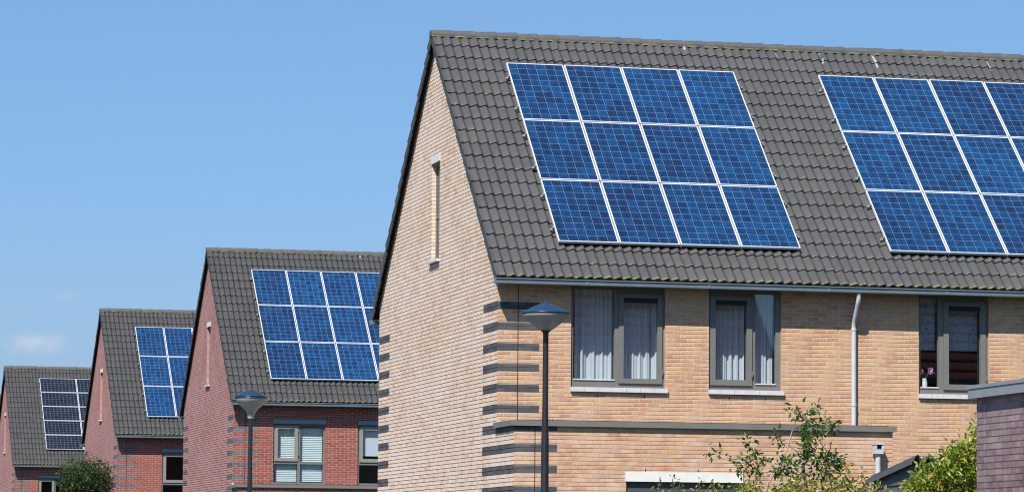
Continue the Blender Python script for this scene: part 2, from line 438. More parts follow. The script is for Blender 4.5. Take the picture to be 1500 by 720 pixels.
def build_gutter(L, parent, rear=False):
    g = MB()
    prof = [(-.215, 6.135), (-.222, 6.058), (-.245, 6.048), (-.345, 6.046), (-.37, 6.056), (-.376, 6.118), (-.392, 6.124), (-.392, 6.137), (-.378, 6.139),
            (-.370, 6.128), (-.364, 6.064), (-.34, 6.054), (-.25, 6.056), (-.232, 6.066), (-.224, 6.135)]
    f = lambda y: D - y if rear else y
    xs = [-.115, L]
    rows = [[(x, f(y), z) for y, z in prof] for x in xs]
    g.grid(rows, 0, close=True, smooth=False)
    for x in (-.115, -.108):
        g.face([(x, f(y), z) for y, z in prof[:9]], 0)
    x = 1.35
    while x < L:                       # seam straps
        g.box(x, x + .03, min(f(-.380), f(-.376)), max(f(-.380), f(-.376)), 6.056, 6.116, 0); x += 2.0
    return g.build('gutter', M['zinc'], parent)

def Pfront(y): return lambda u, d, z: (u, y + d, z)
def Prear(u, d, z): return (u, D - d, z)
def Pgable(u, d, z): return (d, u, z)             # u runs along +Y
TMPL = {}

def window(parent, spec, fm, P=Pfront(0)):
    """frame, casements, panes and sill of one window"""
    x0, x1, z0, z1 = spec['rect']; panes = spec['panes']
    w = MB(); plate(w, P, x0, x1, z0, z1, .045, .115, [p[:4] for p in panes])
    wo = w.build('window', fm, parent)
    for p in panes:
        a, b, c, d = p[:4]
        kind = p[4] if len(p) > 4 else None
        if kind == 'casement':
            k = MB(); t = spec.get('bar', .07); top = p[5] if len(p) > 5 else .07
            hole = (a + t, b - t, c + t, d - top)
            plate(k, P, a - .02, b + .02, c - .02, d + .02, .018, .085, [hole])
            k.build('casement', spec.get('cm', fm), wo)
            if len(p) > 5:
                s = MB(); q = [P(hole[0], .03, d - top + .005), P(hole[1], .05, d - .05)]
                s.box(min(q[0][0], q[1][0]), max(q[0][0], q[1][0]), min(q[0][1], q[1][1]) - .019, max(q[0][1], q[1][1]) - .034, q[0][2], q[1][2])
                s.build('vent_strip', M['black'], wo)
            for zz in (c + .12, d - .15):
                hb = MB(); hb.box(P(b + .022, 0, 0)[0] - .012, P(b + .022, 0, 0)[0] + .012, P(0, .006, 0)[1], P(0, .0175, 0)[1], zz, zz + .09)
                hb.build('hinge', fm, wo)
            a, b, c, d = hole
        g = MB(); g.face([P(a, .095, c), P(b, .095, c), P(b, .095, d), P(a, .095, d)])
        g.build('pane', spec.get('gm', M['glass']), wo)
        if kind == 'bead':
            s = MB(); s.box(a + .003, b - .003, P(0, .03, 0)[1], P(0, .09, 0)[1], c + .002, c + .022); s.build('glazing_bead', M['sill'], wo)
    if spec.get('sill', True):
        s = MB(); s.box(x0 + .01, x1 - .01, P(0, .116, 0)[1], P(0, .27, 0)[1], z0 + .03, z0 + .055); s.build('window_board', M['sill'], wo)
        s = MB(); x = x0 - .01; n = max(3, round((x1 - x0) / .215)); wd = (x1 - x0 + .05) / n
        for i in range(n):
            s.box(x + i * wd + .002, x + (i + 1) * wd - .002, P(0, -.05, 0)[1], P(0, .10, 0)[1], z0 - .073, z0 - .003 - .001 * (i % 2))
        s.build('sill', M['sill'], wo)
    return wo

def build_house(name, loc, rz, L, wm, gm, wins, label, lintels=(), slit='slit_grey', ext=True, door=True, src=None):
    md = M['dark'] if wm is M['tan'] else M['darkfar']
    gj = .0052 if wm is M['tan'] else .0072
    root = empty(name, loc, rz); tag(root, label, 'house', 'brick houses in a receding row')
    if src is None or L not in TMPL:
        rf = build_roof(L); rf.parent = root; gt = build_gutter(L, root); gr = build_gutter(L, root, True)
        TMPL[L] = (rf, gt, gr)
    else:
        rf, gt, gr = TMPL[L]
        for o in (rf, gt, gr):
            c = o.copy(); COL.objects.link(c); c.parent = root
            for ch in o.children:
                e = ch.copy(); COL.objects.link(e); e.parent = c
                if ch.name.startswith('verge'): e.material_slots[0].link = 'OBJECT'; e.material_slots[0].material = M['tile_dark']
            if o is rf and L > 12: c.material_slots[0].link = 'OBJECT'; c.material_slots[0].material = M['tile_dark']
    top = 6.42
    isband = lambda k: -1 - k >= 0 and ((-1 - k) % 5) < 2
    # front wall (upper part above the extension), gable, rear
    holes = [w['rect'] for w in wins]
    holes = [(a, b, c, d) for a, b, c, d in holes]
    for l in lintels: holes = [(a, b, c, (l[3] if abs(a - l[0]) < .2 and abs(d - l[2]) < .02 else d)) for a, b, c, d in holes]
    mb = MB()
    dk = lambda k: [(-1, .684)] if isband(k) else []
    brick_wall(mb, Pfront(0), 0, L, 0 if not ext else LEDGE - .05, top, holes, dk)
    if ext: brick_wall(mb, Pfront(0), EXTL - .3, L, 0, LEDGE - .05, [], None)
    # movement joint and weep slots
    mb.box(.329, .341, -.002, .004, (LEDGE if ext else 0), 6.09, 2)
    for a, b, c, d in holes:
        for u in (.28, .78): mb.box(a + (b - a) * u, a + (b - a) * u + .012, -.0015, .004, c - .16, c - .105, 2)
    if ext:
        x = .9
        while x < EXTL:
            mb.box(x, x + .012, -.0015, .004, LEDGE + .02, LEDGE + .072, 2); x += .87
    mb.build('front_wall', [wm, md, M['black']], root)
    g = MB()
    zroof = lambda y: ZE + (min(y, D - y) - YE) * TA - .06
    ylo = lambda z: max(-EXT if (ext and z < LEDGE - .05) else 0, YE + (z + .06 - ZE) / TA)
    yhi = lambda z: min(D, D - (YE + (z + .06 - ZE) / TA))
    dkg = lambda k: [(-9, 1.015), (D - .98, D + 1)] if isband(k) else []
    gh = [(4.49, 5.16, 6.83, 8.505)]
    if ext:
        brick_wall(g, Pgable, -EXT, D, 0, LEDGE - .06, [], dkg, rec=.013, jt=gj)
        brick_wall(g, Pgable, 0, D, LEDGE - .06, zroof(0), [], dkg, rec=.013, jt=gj)
    else:
        brick_wall(g, Pgable, 0, D, 0, zroof(0), [], dkg)
    brick_wall(g, Pgable, ylo, yhi, zroof(0), ZR - .1, gh, None, reveal=.30, rec=.013, jt=gj)
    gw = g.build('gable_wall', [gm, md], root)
    e = MB(); e.face([(L, 0, 0), (L, D, 0), (L, D, zroof(0)), (L, YR, zroof(YR)), (L, 0, zroof(0))], 0, [(0, 0), (D, 0), (D, 6.4), (YR, 10), (0, 6.4)])
    e.face([(0, D, 0), (L, D, 0), (L, D, top), (0, D, top)], 0, [(0, 0), (L, 0), (L, top), (0, top)])
    e.build('rear_wall', wm, root)
    # slit window of the gable
    s = MB(); plate(s, Pgable, 4.492, 5.158, 6.832, 8.503, .075, .14, [(4.55, 5.10, 6.90, 7.56), (4.55, 5.10, 7.62, 8.45)])
    so = s.build('slit_window', M['frame'], root)
    for z0, z1 in ((6.90, 7.56), (7.62, 8.45)):
        p = MB(); p.face([Pgable(4.55, .09, z0), Pgable(5.10, .09, z0), Pgable(5.10, .09, z1), Pgable(4.55, .09, z1)]); p.build('pane', M['slit_grey'], so)
    p = MB(); p.box(-.012, .07, 4.47, 5.19, 8.507, 8.635); p.build('lintel', M['stone'], so)
    p = MB(); p.box(-.06, .08, 4.44, 5.22, 6.785, 6.828); p.build('sill', M['sill'], so)
    # soffit and inside
    for a, b in ((-.23, -.001), (D + .001, D + .23)):
        sf = MB(); sf.box(-.02, L, a, b, 6.10, 6.125); sf.build('soffit', M['timber'], root)
    r = MB(); r.face([(.3, 3.2, 0), (L, 3.2, 0), (L, 3.2, 6.4), (.3, 3.2, 6.4)])
    for z in (3.25, 6.16): r.face([(.02, .3, z), (L, .3, z), (L, 3.2, z), (.02, 3.2, z)])
    for x in (.3, 3.1, 5.85): r.face([(x, .14, 0), (x, 3.2, 0), (x, 3.2, 6.4), (x, .14, 6.4)])
    r.build('inner_wall', M['room'], root)
    for w in wins: window(root, w, w.get('fm', M['frame']))
    for l in lintels:
        x0, x1, z0, z1 = l
        b = MB(); b.box(x0 - .01, x1 + .01, -.05, .10, z0 + .001, z1); b.build('roller_box', M['zinc'], root)
    if ext:
        e = MB(); dh = [(1.795, 3.66, 0.15, 2.955)] if door else []
        dk2 = lambda k: [(-1, .687)] if isband(k) else []
        brick_wall(e, Pfront(-EXT), 0, EXTL, 0, LEDGE - .06, dh, dk2, uoff=.07)
        e.face([(EXTL, -EXT, 0), (EXTL, 0, 0), (EXTL, 0, LEDGE - .06), (EXTL, -EXT, LEDGE - .06)], 0, [(0, 0), (1.2, 0), (1.2, 3.8), (0, 3.8)])
        e.box(.329, .341, -EXT - .002, -EXT + .004, .1, LEDGE - .09, 2)
        if door:
            for x in (2.1, 2.95): e.box(x, x + .012, -EXT - .0015, -EXT + .004, 3.115, 3.165, 2)
        eo = e.build('extension', [M['tanx'] if wm is M['tan'] else wm, md, M['black']], root)
        c = MB(); c.box(-.055, EXTL + .05, -EXT - .06, -.001, LEDGE - .085, LEDGE); 
        c.build('ledge', M['ledge'], eo)
        c = MB(); c.box(.05, EXTL - .05, -EXT + .04, -.02, LEDGE + .001, LEDGE + .012); c.build('flat_roof', M['black'], eo)
        f = MB(); f.box(-.02, .03, -.11, -.002, LEDGE + .001, LEDGE + .05); f.build('lead_flashing', M['pipe'], eo)
        if door:
            b = MB(); b.box(1.78, 3.68, -EXT - .02, -EXT + .10, 2.957, 3.107); b.build('lintel', M['white'], eo)
            window(eo, dict(rect=(1.80, 3.655, .15, 2.955), panes=[(1.88, 2.70, .25, 2.80), (2.78, 3.57, .25, 2.80)], sill=False), M['framed'], Pfront(-EXT))
    return root

# ------------------------------------------------------------------ houses
W1 = dict(rect=(1.20, 2.745, 4.468, 6.09), panes=[(1.245, 1.925, 4.578, 6.03, 'bead'), (2.01, 2.685, 4.56, 5.95, 'casement', .13)], bar=.058)
W2 = dict(rect=(3.474, 4.683, 4.468, 6.09), panes=[(3.52, 4.18, 4.56, 5.95, 'casement', .13), (4.258, 4.60, 4.56, 6.03, 'bead')])
W3 = dict(rect=(7.012, 8.214, 4.468, 6.09), panes=[(7.05, 7.365, 4.56, 6.03, 'bead'), (7.465, 8.15, 4.56, 5.95, 'casement', .13)])
LH = 16.8
h1 = build_house('brick_house', (0, 0, 0), 0, LH, M['tan'], M['tan_sheen'], [W1, W2, W3], 'large tan brick house with charcoal quoins, nearest and biggest of the row')
def redwins(specs):
    out = []; lin = []
    for x0, x1, two in specs:
        zt, zb, tr = 5.57, 3.905, 4.505
        xm = (x0 + x1) / 2
        if two:
            panes = [(x0 + .06, xm - .05, tr + .06, zt - .07, 'casement'), (xm + .035, x1 - .05, tr + .035, zt - .05), (x0 + .045, xm - .035, zb + .06, tr - .035), (xm + .035, x1 - .05, zb + .06, tr - .035)]
        else:
            panes = [(x0 + .07, x1 - .07, tr + .06, zt - .07, 'casement'), (x0 + .05, x1 - .05, zb + .06, tr - .035)]
        out.append(dict(rect=(x0, x1, zb, zt), panes=panes, bar=.075, cm=M['framew'], fm=M['frame']))
        lin.append((x0, x1, zt, 5.685))
    return out, lin
wi, li = redwins([(1.12, 2.57, True), (3.485, 4.75, False)])
h2 = build_house('brick_house', (2.461, 43.113, -.066), 0, LH, M['red'], M['red_sheen'], wi, 'red brick house with venetian blinds, second in the row behind the tan house', li, src=h1, door=False)
wi, li = redwins([(1.555, 2.75, False)])
h3 = build_house('brick_house', (2.344, 68.209, -.129), 0, LH, M['red'], M['red_sheen'], wi, 'red brick house third in the row, between the venetian blind house and the tree', li, src=h1, door=False)
wi, li = redwins([(1.08, 2.55, True)])
h4 = build_house('brick_house', (2.52, 106.929, -.151), 0, LH, M['red'], M['red_sheen'], wi, 'small distant red brick house carrying dark navy solar panels, behind the round tree', li, src=h1, door=False)
h5 = build_house('brick_house', (2.5, 135.0, -.15), 0, LH, M['red'], M['red_sheen'], [], 'farthest brick house, only a sliver of its roof showing at the left picture edge', (), src=h1, door=False)

h6 = build_house('brick_house', (12.81, -26.38, 0), math.pi, 11.0, M['red'], M['red_sheen'], [], 'brick house across the back gardens, mirrored darkly in the window panes of the tan house', (), ext=False, door=False)

h7 = build_house('brick_house', (27.2, -26.38, 0), math.pi, 11.0, M['red'], M['red_sheen'], [], 'brick house farther along the back gardens, mirrored in the window with the vase', (), src=h6, ext=False, door=False)
# downpipe of the tan house
p = MB()
p.tube([(5.885, -.31, 6.05), (5.885, -.31, 5.96), (5.885, -.27, 5.88), (5.885, -.10, 5.62), (5.885, -.062, 5.55), (5.885, -.060, 5.45)], .037, 12)
p.tube([(5.885, -.060, 5.50), (5.885, -.060, LEDGE - .01)], .040, 14)
for z in (5.46, 4.24): p.tube([(5.885, -.06, z), (5.885, -.06, z + .035)], .046, 14)
dp = p.build('downpipe', M['pipe'], h1)
b = MB(); b.box(5.88, 5.89, -.05, -.001, 5.46, 5.49); b.box(5.88, 5.89, -.05, -.001, 4.25, 4.28); b.build('bracket', M['pipe'], dp)
# flue with square terminal and a little box on the extension wall
f = MB(); FY = -EXT - .10; f.tube([(5.87, FY, 2.4), (5.87, FY, 3.46)], .042, 14)
f.box(5.80, 5.94, FY - .07, FY + .07, 3.44, 3.51)
for a in ((5.80, 5.94, FY - .07, FY - .05), (5.80, 5.94, FY + .05, FY + .07), (5.80, 5.822, FY - .05, FY + .05), (5.918, 5.94, FY - .05, FY + .05)):
    if a[0] == 5.80 and a[1] == 5.94 and a[3] < FY: f.box(5.80, 5.83, a[2], a[3], 3.51, 3.585); f.box(5.91, 5.94, a[2], a[3], 3.51, 3.585)
    else: f.box(a[0], a[1], a[2], a[3], 3.51, 3.585)
f.box(5.79, 5.95, FY - .08, FY + .08, 3.585, 3.61)
f.box(5.824, 5.916, FY - .046, FY + .048, 3.511, 3.58, 1)
f.build('flue_pipe', [M['pipe'], M['black']], h1)
b = MB(); b.box(6.20, 6.40, -.14, -.001, 3.10, 3.385); b.build('meter_box', M['zinc'], h1)
b = MB(); b.tube([(6.33, -.07, 3.385), (6.33, -.07, 3.46)], .012, 8); b.build('cable_stub', M['pipe'], h1)

# ------------------------------------------------------------------ solar panels
def panel_proto(w, h, cm):
    a = MB(); t = .018
    for x0, x1, y0, y1 in ((0, w, 0, t), (0, w, h - t, h), (0, t, t, h - t), (w - t, w, t, h - t)): a.box(x0, x1, y0, y1, -.04, 0)
    c = MB(); c.face([(t, t, -.003), (w - t, t, -.003), (w - t, h - t, -.003), (t, h - t, -.003)], 0, [(.012, .012), (.988, .012), (.988, .988), (.012, .988)])
    c.face([(t, t, -.03), (w - t, t, -.03), (w - t, h - t, -.03), (t, h - t, -.03)], 1)
    return a, c
ORD = ['first', 'second', 'third', 'fourth', 'fifth']
PROTO = {}
def array(house, hname, xa, s0, nx, ny, w, h, cm, kind, rowname, desc, g=.022):
    base = house.matrix_basis
    hx = Matrix.Translation(house.location)
    rot = Matrix.Rotation(AL, 4, 'X')
    key = (w, h)
    if key not in PROTO:
        a, c = panel_proto(w, h, cm); root = empty('solar_panel', (0, 0, 0))
        a.build('frame', M['alu'], root); c.build('cell_sheet', [cm, M['black']], root)
        PROTO[key] = [root, False]
    for j in range(ny):
        for i in range(nx):
            r0, used = PROTO[key]
            if not used: r = r0; PROTO[key][1] = True
            else:
                r = r0.copy(); COL.objects.link(r)
                for ch in r0.children:
                    c = ch.copy(); COL.objects.link(c); c.parent = r
            p = roof_pt(xa + i * (w + g), s0 + j * (h + g), .13)
            r.location = Vector(p) + house.location
            r.rotation_euler = (AL + random.uniform(-.002, .002), 0, 0)
            row = ny - 1 - j
            tag(r, f'{kind} solar panel, {rowname(row)} row, {ORD[i]} from left, {desc}', 'solar panel', f'solar panels {desc}')
    # mounting rails under the rows
    root = empty('panel_mount', Vector(roof_pt(xa, s0, .05)) + house.location); root.rotation_euler = (AL, 0, 0)
    W = nx * (w + g)
    for j in range(ny):
        for fr in (.22, .76):
            y = j * (h + g) + fr * h
            b = MB(); b.box(-.07, W + .05, y - .02, y + .02, .0, .037)
            b.box(-.035, -.006, y - .018, y + .018, .038, .082); b.box(W - g + .006, W - g + .03, y - .018, y + .018, .038, .082)
            x = .4
            while x < W:
                b.box(x, x + .03, y - .025, y + .025, -.06, -.001); x += .9
            b.build('rail', M['rail'], root)
    tag(root, f'aluminium mounting rails under the panels {desc}', 'mounting rails', 'panel mounting rails')
three = lambda r: ['top', 'middle', 'bottom'][r]
five = lambda r: ['top', 'second', 'third', 'fourth', 'bottom'][r]
array(h1, 'tan', 1.037, .815, 4, 3, .992, 1.686, M['cell'], 'blue', three, 'in the left array on the tan house')
array(h1, 'tan', 6.603, .815, 4, 3, .992, 1.686, M['cell'], 'blue', three, 'in the right array on the tan house')
array(h2, 'red', 1.07, .855, 4, 3, .992, 1.65, M['cell'], 'blue', three, 'on the venetian blind house')
array(h3, 'red', 1.051, .826, 3, 3, .992, 1.65, M['cell'], 'blue', three, 'on the third house of the row')
array(h4, 'red', 1.445, .936, 2, 5, 1.65, .992, M['navy'], 'dark navy', five, 'on the small distant fourth house')

# ------------------------------------------------------------------ curtains, blinds, flowers
def curtain(x0, x1, z0, z1, y, label, folds=5, amp=.035, seed=1, loc=(0,0,0)):
    rnd = random.Random(seed); n = int((x1 - x0) * 90); ph = [rnd.uniform(0, 6) for _ in range(4)]
    rows = []
    for k in range(9):
        t = k / 8; z = z0 + (z1 - z0) * t; r = []
        for i in range(n + 1):
            u = i / n; a = 2 * math.pi * folds * u
            d = math.sin(a + ph[0] + .5 * math.sin(a * .37 + ph[1])) * amp * (.65 + .35 * math.sin(a * .23 + ph[2])) * (1.1 - .35 * t) + .012 * math.sin(a * 2.3 + ph[3])
            r.append((x0 + (x1 - x0) * u + loc[0], y + d + loc[1], z + loc[2]))
        rows.append(r)
    mb = MB(); mb.grid(rows, 0); o = mb.build('curtain', M['curtain'])
    return tag(o, label, 'curtain', 'white curtains of the tan house')
curtain(1.33, 1.96, 4.50, 6.12, .30, 'white sheer curtain behind the wide left pane beside the street lamp', 4, seed=2)
curtain(2.10, 2.72, 4.50, 6.12, .30, 'white sheer curtain behind the opening sash of the window nearest the house corner', 5, seed=4)
curtain(3.58, 4.14, 4.50, 6.12, .30, 'white sheer curtain behind the opening sash of the middle window', 5, seed=6)
curtain(4.24, 4.62, 4.50, 6.12, .30, 'white sheer curtain behind the narrow right pane of the middle window', 2.5, seed=8)
def slats(x0, x1, z0, z1, loc, label, y=.16):
    mb = MB(); z = z1
    mb.box(x0, x1, y - .02, y + .02, z1, z1 + .04)
    while z > z0:
        rows = [[(x, y - .012, z - .026) for x in (x0, x1)], [(x, y - .001, z + .001) for x in (x0, x1)], [(x, y + .008, z + .026) for x in (x0, x1)]]
        mb.grid(rows, 0); z -= .05
    mb.box(x0, x1, y - .012, y + .012, z0 - .03, z0 - .01)
    o = mb.build('venetian_blind', M['blind']); o.location = loc
    return tag(o, label, 'blind', 'venetian blinds of the second house')
slats(1.21, 1.80, 4.02, 5.42, h2.location, 'white venetian blind behind the left half of the four-pane window')
slats(1.87, 2.51, 4.02, 5.42, h2.location, 'white venetian blind behind the right half of the four-pane window')
b = MB(); b.box(3.56, 4.70, .15, .156, 4.72, 5.5); o = b.build('roller_blind', M['curtain']); o.location = h2.location
tag(o, 'white roller blind half lowered in the window cut by the tan house', 'blind')
b = MB(); b.box(7.04, 7.37, .245, .249, 5.195, 6.04); b.tube([(7.04, .247, 5.195), (7.37, .247, 5.195)], .008, 6)
tag(b.build('roller_blind', M['pblind']), 'blue patterned roller blind above the vase of flowers', 'blind', 'patterned blinds of the right window')
b = MB(); b.box(7.50, 8.10, .245, .249, 5.195, 6.04); b.tube([(7.52, .247, 5.195), (8.10, .247, 5.195)], .008, 6)
tag(b.build('roller_blind', M['pblind']), 'blue patterned roller blind in the opening sash right of the flowers', 'blind', 'patterned blinds of the right window')
b = MB(); zz = 5.40
n = 40
for i in range(n):
    x0 = 1.15 + 1.36 * i / n; x1 = x0 + 1.36 / n
    b.face([(x0, .15, 5.52), (x1, .15, 5.52), (x1, .15, zz - .03 * ((i // 2) % 2)), (x0, .15, zz - .03 * (((i + 1) // 2) % 2))])
o = b.build('valance', M['framed']); o.location = h4.location; tag(o, 'dark zigzag valance inside the window of the farthest lit red house', 'curtain')
vr = empty('flower_vase', (7.165, .165, 4.5235)); tag(vr, 'white vase of pink flowers on the window ledge', 'vase')
b = MB(); b.lathe([(.001, 0), (.045, 0), (.05, .03), (.046, .14), (.036, .19), (.038, .20), (.03, .20), (.03, .12)], n=20); b.build('vase', plain('white_ceramic', (.8,.8,.78), .3), vr)
pink = plain('pink_petal', (.62,.30,.55), .7, .2, var=.4, scale=40); green = plain('flower_stem', (.06,.14,.03), .6)
b = MB(); b.tube([(0, 0, .18), (.05, -.01, .26), (.09, -.01, .30)], .005, 6); b.tube([(0, 0, .18), (-.05, 0, .25), (-.06, 0, .29)], .005, 6); b.build('stem', green, vr)
for c, rr in (((.10, -.02, .32), .065), ((-.06, 0, .31), .05)):
    b = MB(); rnd = random.Random(4)
    for i in range(70):
        d = Vector((rnd.gauss(0,1), rnd.gauss(0,1), rnd.gauss(0,1))).normalized(); s = d.cross(Vector((.3,.2,1))).normalized(); q = Vector(c) + d * rr * rnd.uniform(.5, 1)
        t = d.cross(s)
        b.face([q - s * .012, q + t * .014 + d * .006, q + s * .012, q - t * .014 + d * .006])
    b.build('blossom', pink, vr)

# ------------------------------------------------------------------ street lamps
def bowl_mat():
    N = NT('milky_lamp_bowl')
    p = N.n('BsdfPrincipled'); p.inputs['Base Color'].default_value = (.55,.55,.52,1); p.inputs['Roughness'].default_value = .28
    t = N.n('BsdfTransparent'); t.inputs[0].default_value = (.75,.78,.78,1)
    tr = N.n('BsdfTranslucent'); tr.inputs[0].default_value = (.68,.68,.64,1)
    a = N.n('MixShader'); a.inputs[0].default_value = .35; N.l(p.outputs[0], a.inputs[1]); N.l(tr.outputs[0], a.inputs[2])
    b = N.n('MixShader'); b.inputs[0].default_value = .28; N.l(a.outputs[0], b.inputs[1]); N.l(t.outputs[0], b.inputs[2])
    N.l(b.outputs[0], N.out.inputs[0]); return N.mat
M['bowl'] = bowl_mat()
M['lcap'] = plain('blue_grey_lamp_cap', (.011,.03,.06), .32, .5, .0, var=.1)
def lamp(loc, label, style):
    r = empty('street_lamp', loc); tag(r, label, 'street lamp', 'street lamps along the pavement')
    z = 4.38 if style == 0 else 4.395
    p = MB()
    p.lathe([(.062, 0), (.062, .9), (.05, .98), (.046, 1.0), (.040, 2.9), (.031 if style == 0 else .037, 3.25), (.029 if style == 0 else .036, 4.06)], n=20)
    p.build('pole', M['pole'], r)
    c = MB()
    if style == 0:
        c.lathe([(.001, z), (.022, z), (.024, z - .028), (.05, z - .032), (.12, z - .058), (.2, z - .098), (.262, z - .126), (.268, z - .133), (.262, z - .139), (.20, z - .12), (.001, z - .05)], n=40)
    else:
        c.lathe([(.001, z), (.02, z - .002), (.025, z - .012), (.09, z - .022), (.16, z - .052), (.22, z - .09), (.262, z - .105), (.272, z - .112), (.264, z - .122), (.20, z - .11), (.001, z - .05)], n=40)
    c.build('lamp_cap', M['lcap'], r)
    b = MB()
    if style == 0:
        b.lathe([(.252, z - .136), (.256, z - .15), (.25, z - .168), (.17, z - .23), (.10, z - .283), (.055, z - .312)], n=40)
        n = MB(); n.lathe([(.062, z - .295), (.062, z - .303), (.05, z - .318), (.03, z - .335), (.029, z - .36)], n=24)
    else:
        b.lathe([(.255, z - .12), (.254, z - .15), (.235, z - .19), (.19, z - .245), (.13, z - .295), (.085, z - .34), (.06, z - .40), (.05, z - .46)], n=40)
        n = MB(); n.lathe([(.05, z - .335), (.052, z - .345), (.045, z - .40), (.037, z - .47)], n=24)
    b.build('lamp_shade', M['bowl'], r); n.build('collar', M['pole'], r)
    k = MB(); k.lathe([(.001, z - .13), (.045, z - .13), (.045, z - .24), (.028, z - .30), (.028, z - .33)], n=16); k.build('bulb', M['sill'], r)
    rb = MB(); rb.lathe([(.254, z - .125), (.262, z - .128), (.262, z - .140), (.254, z - .142)], n=40); rb.build('rim', M['lcap'], r)
lamp((-3.855, -19.10, 0), 'near street lamp with pointed conical head, before the tan house', 0)
lamp((-3.676, 1.47, 0), 'farther street lamp with rounded domed head, before the red house', 1)

# ------------------------------------------------------------------ brick garage at the right edge
g = empty('brick_garage', (-2.27, -27.61, 0)); tag(g, 'purple brown brick garage with grey roof edge at the right picture edge', 'garage')
mb = MB()
GX, GY = 3.4, -6.2
brick_wall(mb, lambda u, d, z: (d, u, z), GY, 0, 0, 3.02, (), None, rec=.006, course=.0525, jt=.0045)
brick_wall(mb, lambda u, d, z: (u, -d, z), 0, GX, 0, 3.02, (), None, rec=.006, course=.0525, jt=.0045)
mb.box(GX - .2, GX, GY, -.1, 0, 3.0); mb.box(.003, GX - .21, GY - .003, GY + .2, 0, 3.0)
mb.build('wall', M['purple'], g)
mb = MB(); mb.box(-.055, GX + .05, GY - .05, .055, 3.02, 3.115); mb.box(-.062, .0, GY - .056, .062, 3.098, 3.128); mb.box(0, GX + .05, -.01, .062, 3.1155, 3.128)
mb.build('roof_edge', plain('mid_grey_fascia', (.20,.21,.22), .5, .4, var=.06), g)
# ------------------------------------------------------------------ garden shed
def plank():
    N = NT('grey_shed_boards'); o = N.obj(); sp = N.n('SeparateXYZ'); N.l(o, sp.inputs[0])
    n = N.noise(o, 6, 5); c = N.mix(n, (.055,.065,.075), (.10,.115,.13)); N.bsdf(c, .75, .25); return N.mat
M['shedw'] = plank()
s = empty('garden_shed', (2.28, -13.14, 0)); tag(s, 'small dark grey board shed with corrugated roof beside the tan wall', 'shed')
mb = MB(); SW, SD = 2.3, 1.5; sl = .125
zt = lambda y: 2.93 - sl * y
k = 0; z = 0.05
for k in range(24):                       # lapped boards on the side and the front
    z0 = .05 + k * .125; z1 = z0 + .13
    for side in (0, 1):
        if side == 0:
            if z1 > zt(0): 
                ym = SD
            yb = min(SD, (2.93 - z1) / sl); ya = 0
            if yb <= .05: continue
            mb.face([(-.018, ya, z0), (-.018, yb, z0), (-.002, yb, z1), (-.002, ya, z1)]); mb.face([(-.018, ya, z0), (-.018, yb, z0), (0, yb, z0), (0, ya, z0)])
        else:
            if z1 > 2.93: continue
            mb.face([(0, -.018, z0), (SW, -.018, z0), (SW, -.002, z1), (0, -.002, z1)]); mb.face([(0, -.018, z0), (SW, -.018, z0), (SW, 0, z0), (0, 0, z0)])
mb.face([(0, 0, 0), (0, SD, 0), (0, SD, zt(SD)), (0, 0, zt(0))]); mb.face([(SW, 0, 0), (SW, SD, 0), (SW, SD, zt(SD)), (SW, 0, zt(0))])
mb.face([(0, .001, 0), (SW, .001, 0), (SW, .001, zt(0)), (0, .001, zt(0))]); mb.face([(0, SD, 0), (SW, SD, 0), (SW, SD, zt(SD)), (0, SD, zt(SD))])
mb.build('wall', M['shedw'], s)
mb = MB(); mb.box(-.035, .03, -.04, .03, 0, 2.90); mb.build('corner_post', M['shedw'], s)
mb = MB()
rows = []
for y, dz in ((-.12, 0), (SD + .12, 0), (SD + .12, -.012), (-.12, -.012), (-.12, 0)):
    rows.append([(x, y, zt(y) + .05 + dz + .042 * math.sin((x + .02) * 2 * math.pi / .16)) for x in [-.06 + i * .0125 for i in range(int((SW + .12) / .0125))]])
mb.grid(rows, 0); ro = mb.build('roof', plain('dark_corrugated_sheet', (.045,.05,.06), .55, .4, var=.25, scale=5), s)
mb = MB(); rows = [[(x, y, zt(y) + z) for x, z in ((-.075, -.03), (-.055, -.03), (-.055, .035), (-.075, .035))] for y in (-.12, SD + .12)]
mb.grid(rows, 0, close=True, smooth=False); mb.face(rows[0]); mb.face(rows[1]); mb.build('barge_board', M['shedw'], ro)

# ------------------------------------------------------------------ vegetation
def leaf_mat(name, stops):
    N = NT(name); g = N.n('NewGeometry')
    c = N.ramp(g.outputs['Random Per Island'], stops)
    p = N.n('BsdfPrincipled'); N.l(c, p.inputs['Base Color']); p.inputs['Roughness'].default_value = .42; p.inputs['Specular IOR Level'].default_value = .45
    t = N.n('BsdfTranslucent'); N.l(N.mix(1, c, (1.5, 1.6, .8), 'MULTIPLY'), t.inputs[0])
    m = N.n('MixShader'); m.inputs[0].default_value = .32; N.l(p.outputs[0], m.inputs[1]); N.l(t.outputs[0], m.inputs[2]); N.l(m.outputs[0], N.out.inputs[0])
    return N.mat
M['leafg'] = leaf_mat('apple_leaf', [(0, (.025,.06,.012)), (.5, (.05,.11,.02)), (.85, (.11,.18,.03)), (.95, (.12,.15,.03)), (1, (.28,.10,.03))])
M['leafy'] = leaf_mat('yellow_green_leaf', [(0, (.04,.085,.015)), (.3, (.09,.14,.02)), (.6, (.20,.22,.03)), (.85, (.34,.29,.04)), (1, (.32,.14,.04))])
M['leafv'] = leaf_mat('bright_vine_leaf', [(0, (.045,.10,.012)), (.3, (.12,.21,.02)), (.65, (.25,.30,.03)), (.9, (.36,.30,.05)), (1, (.30,.13,.04))])
M['leafd'] = leaf_mat('dark_green_leaf', [(0, (.018,.034,.011)), (.5, (.036,.066,.018)), (1, (.07,.11,.03))])
M['bark'] = plain('grey_brown_bark', (.12,.09,.07), .85, .2, var=.3, scale=30)
M['barkp'] = plain('pale_dry_stem', (.34,.27,.20), .85, .2, var=.2, scale=30)
RV = random.Random(21)
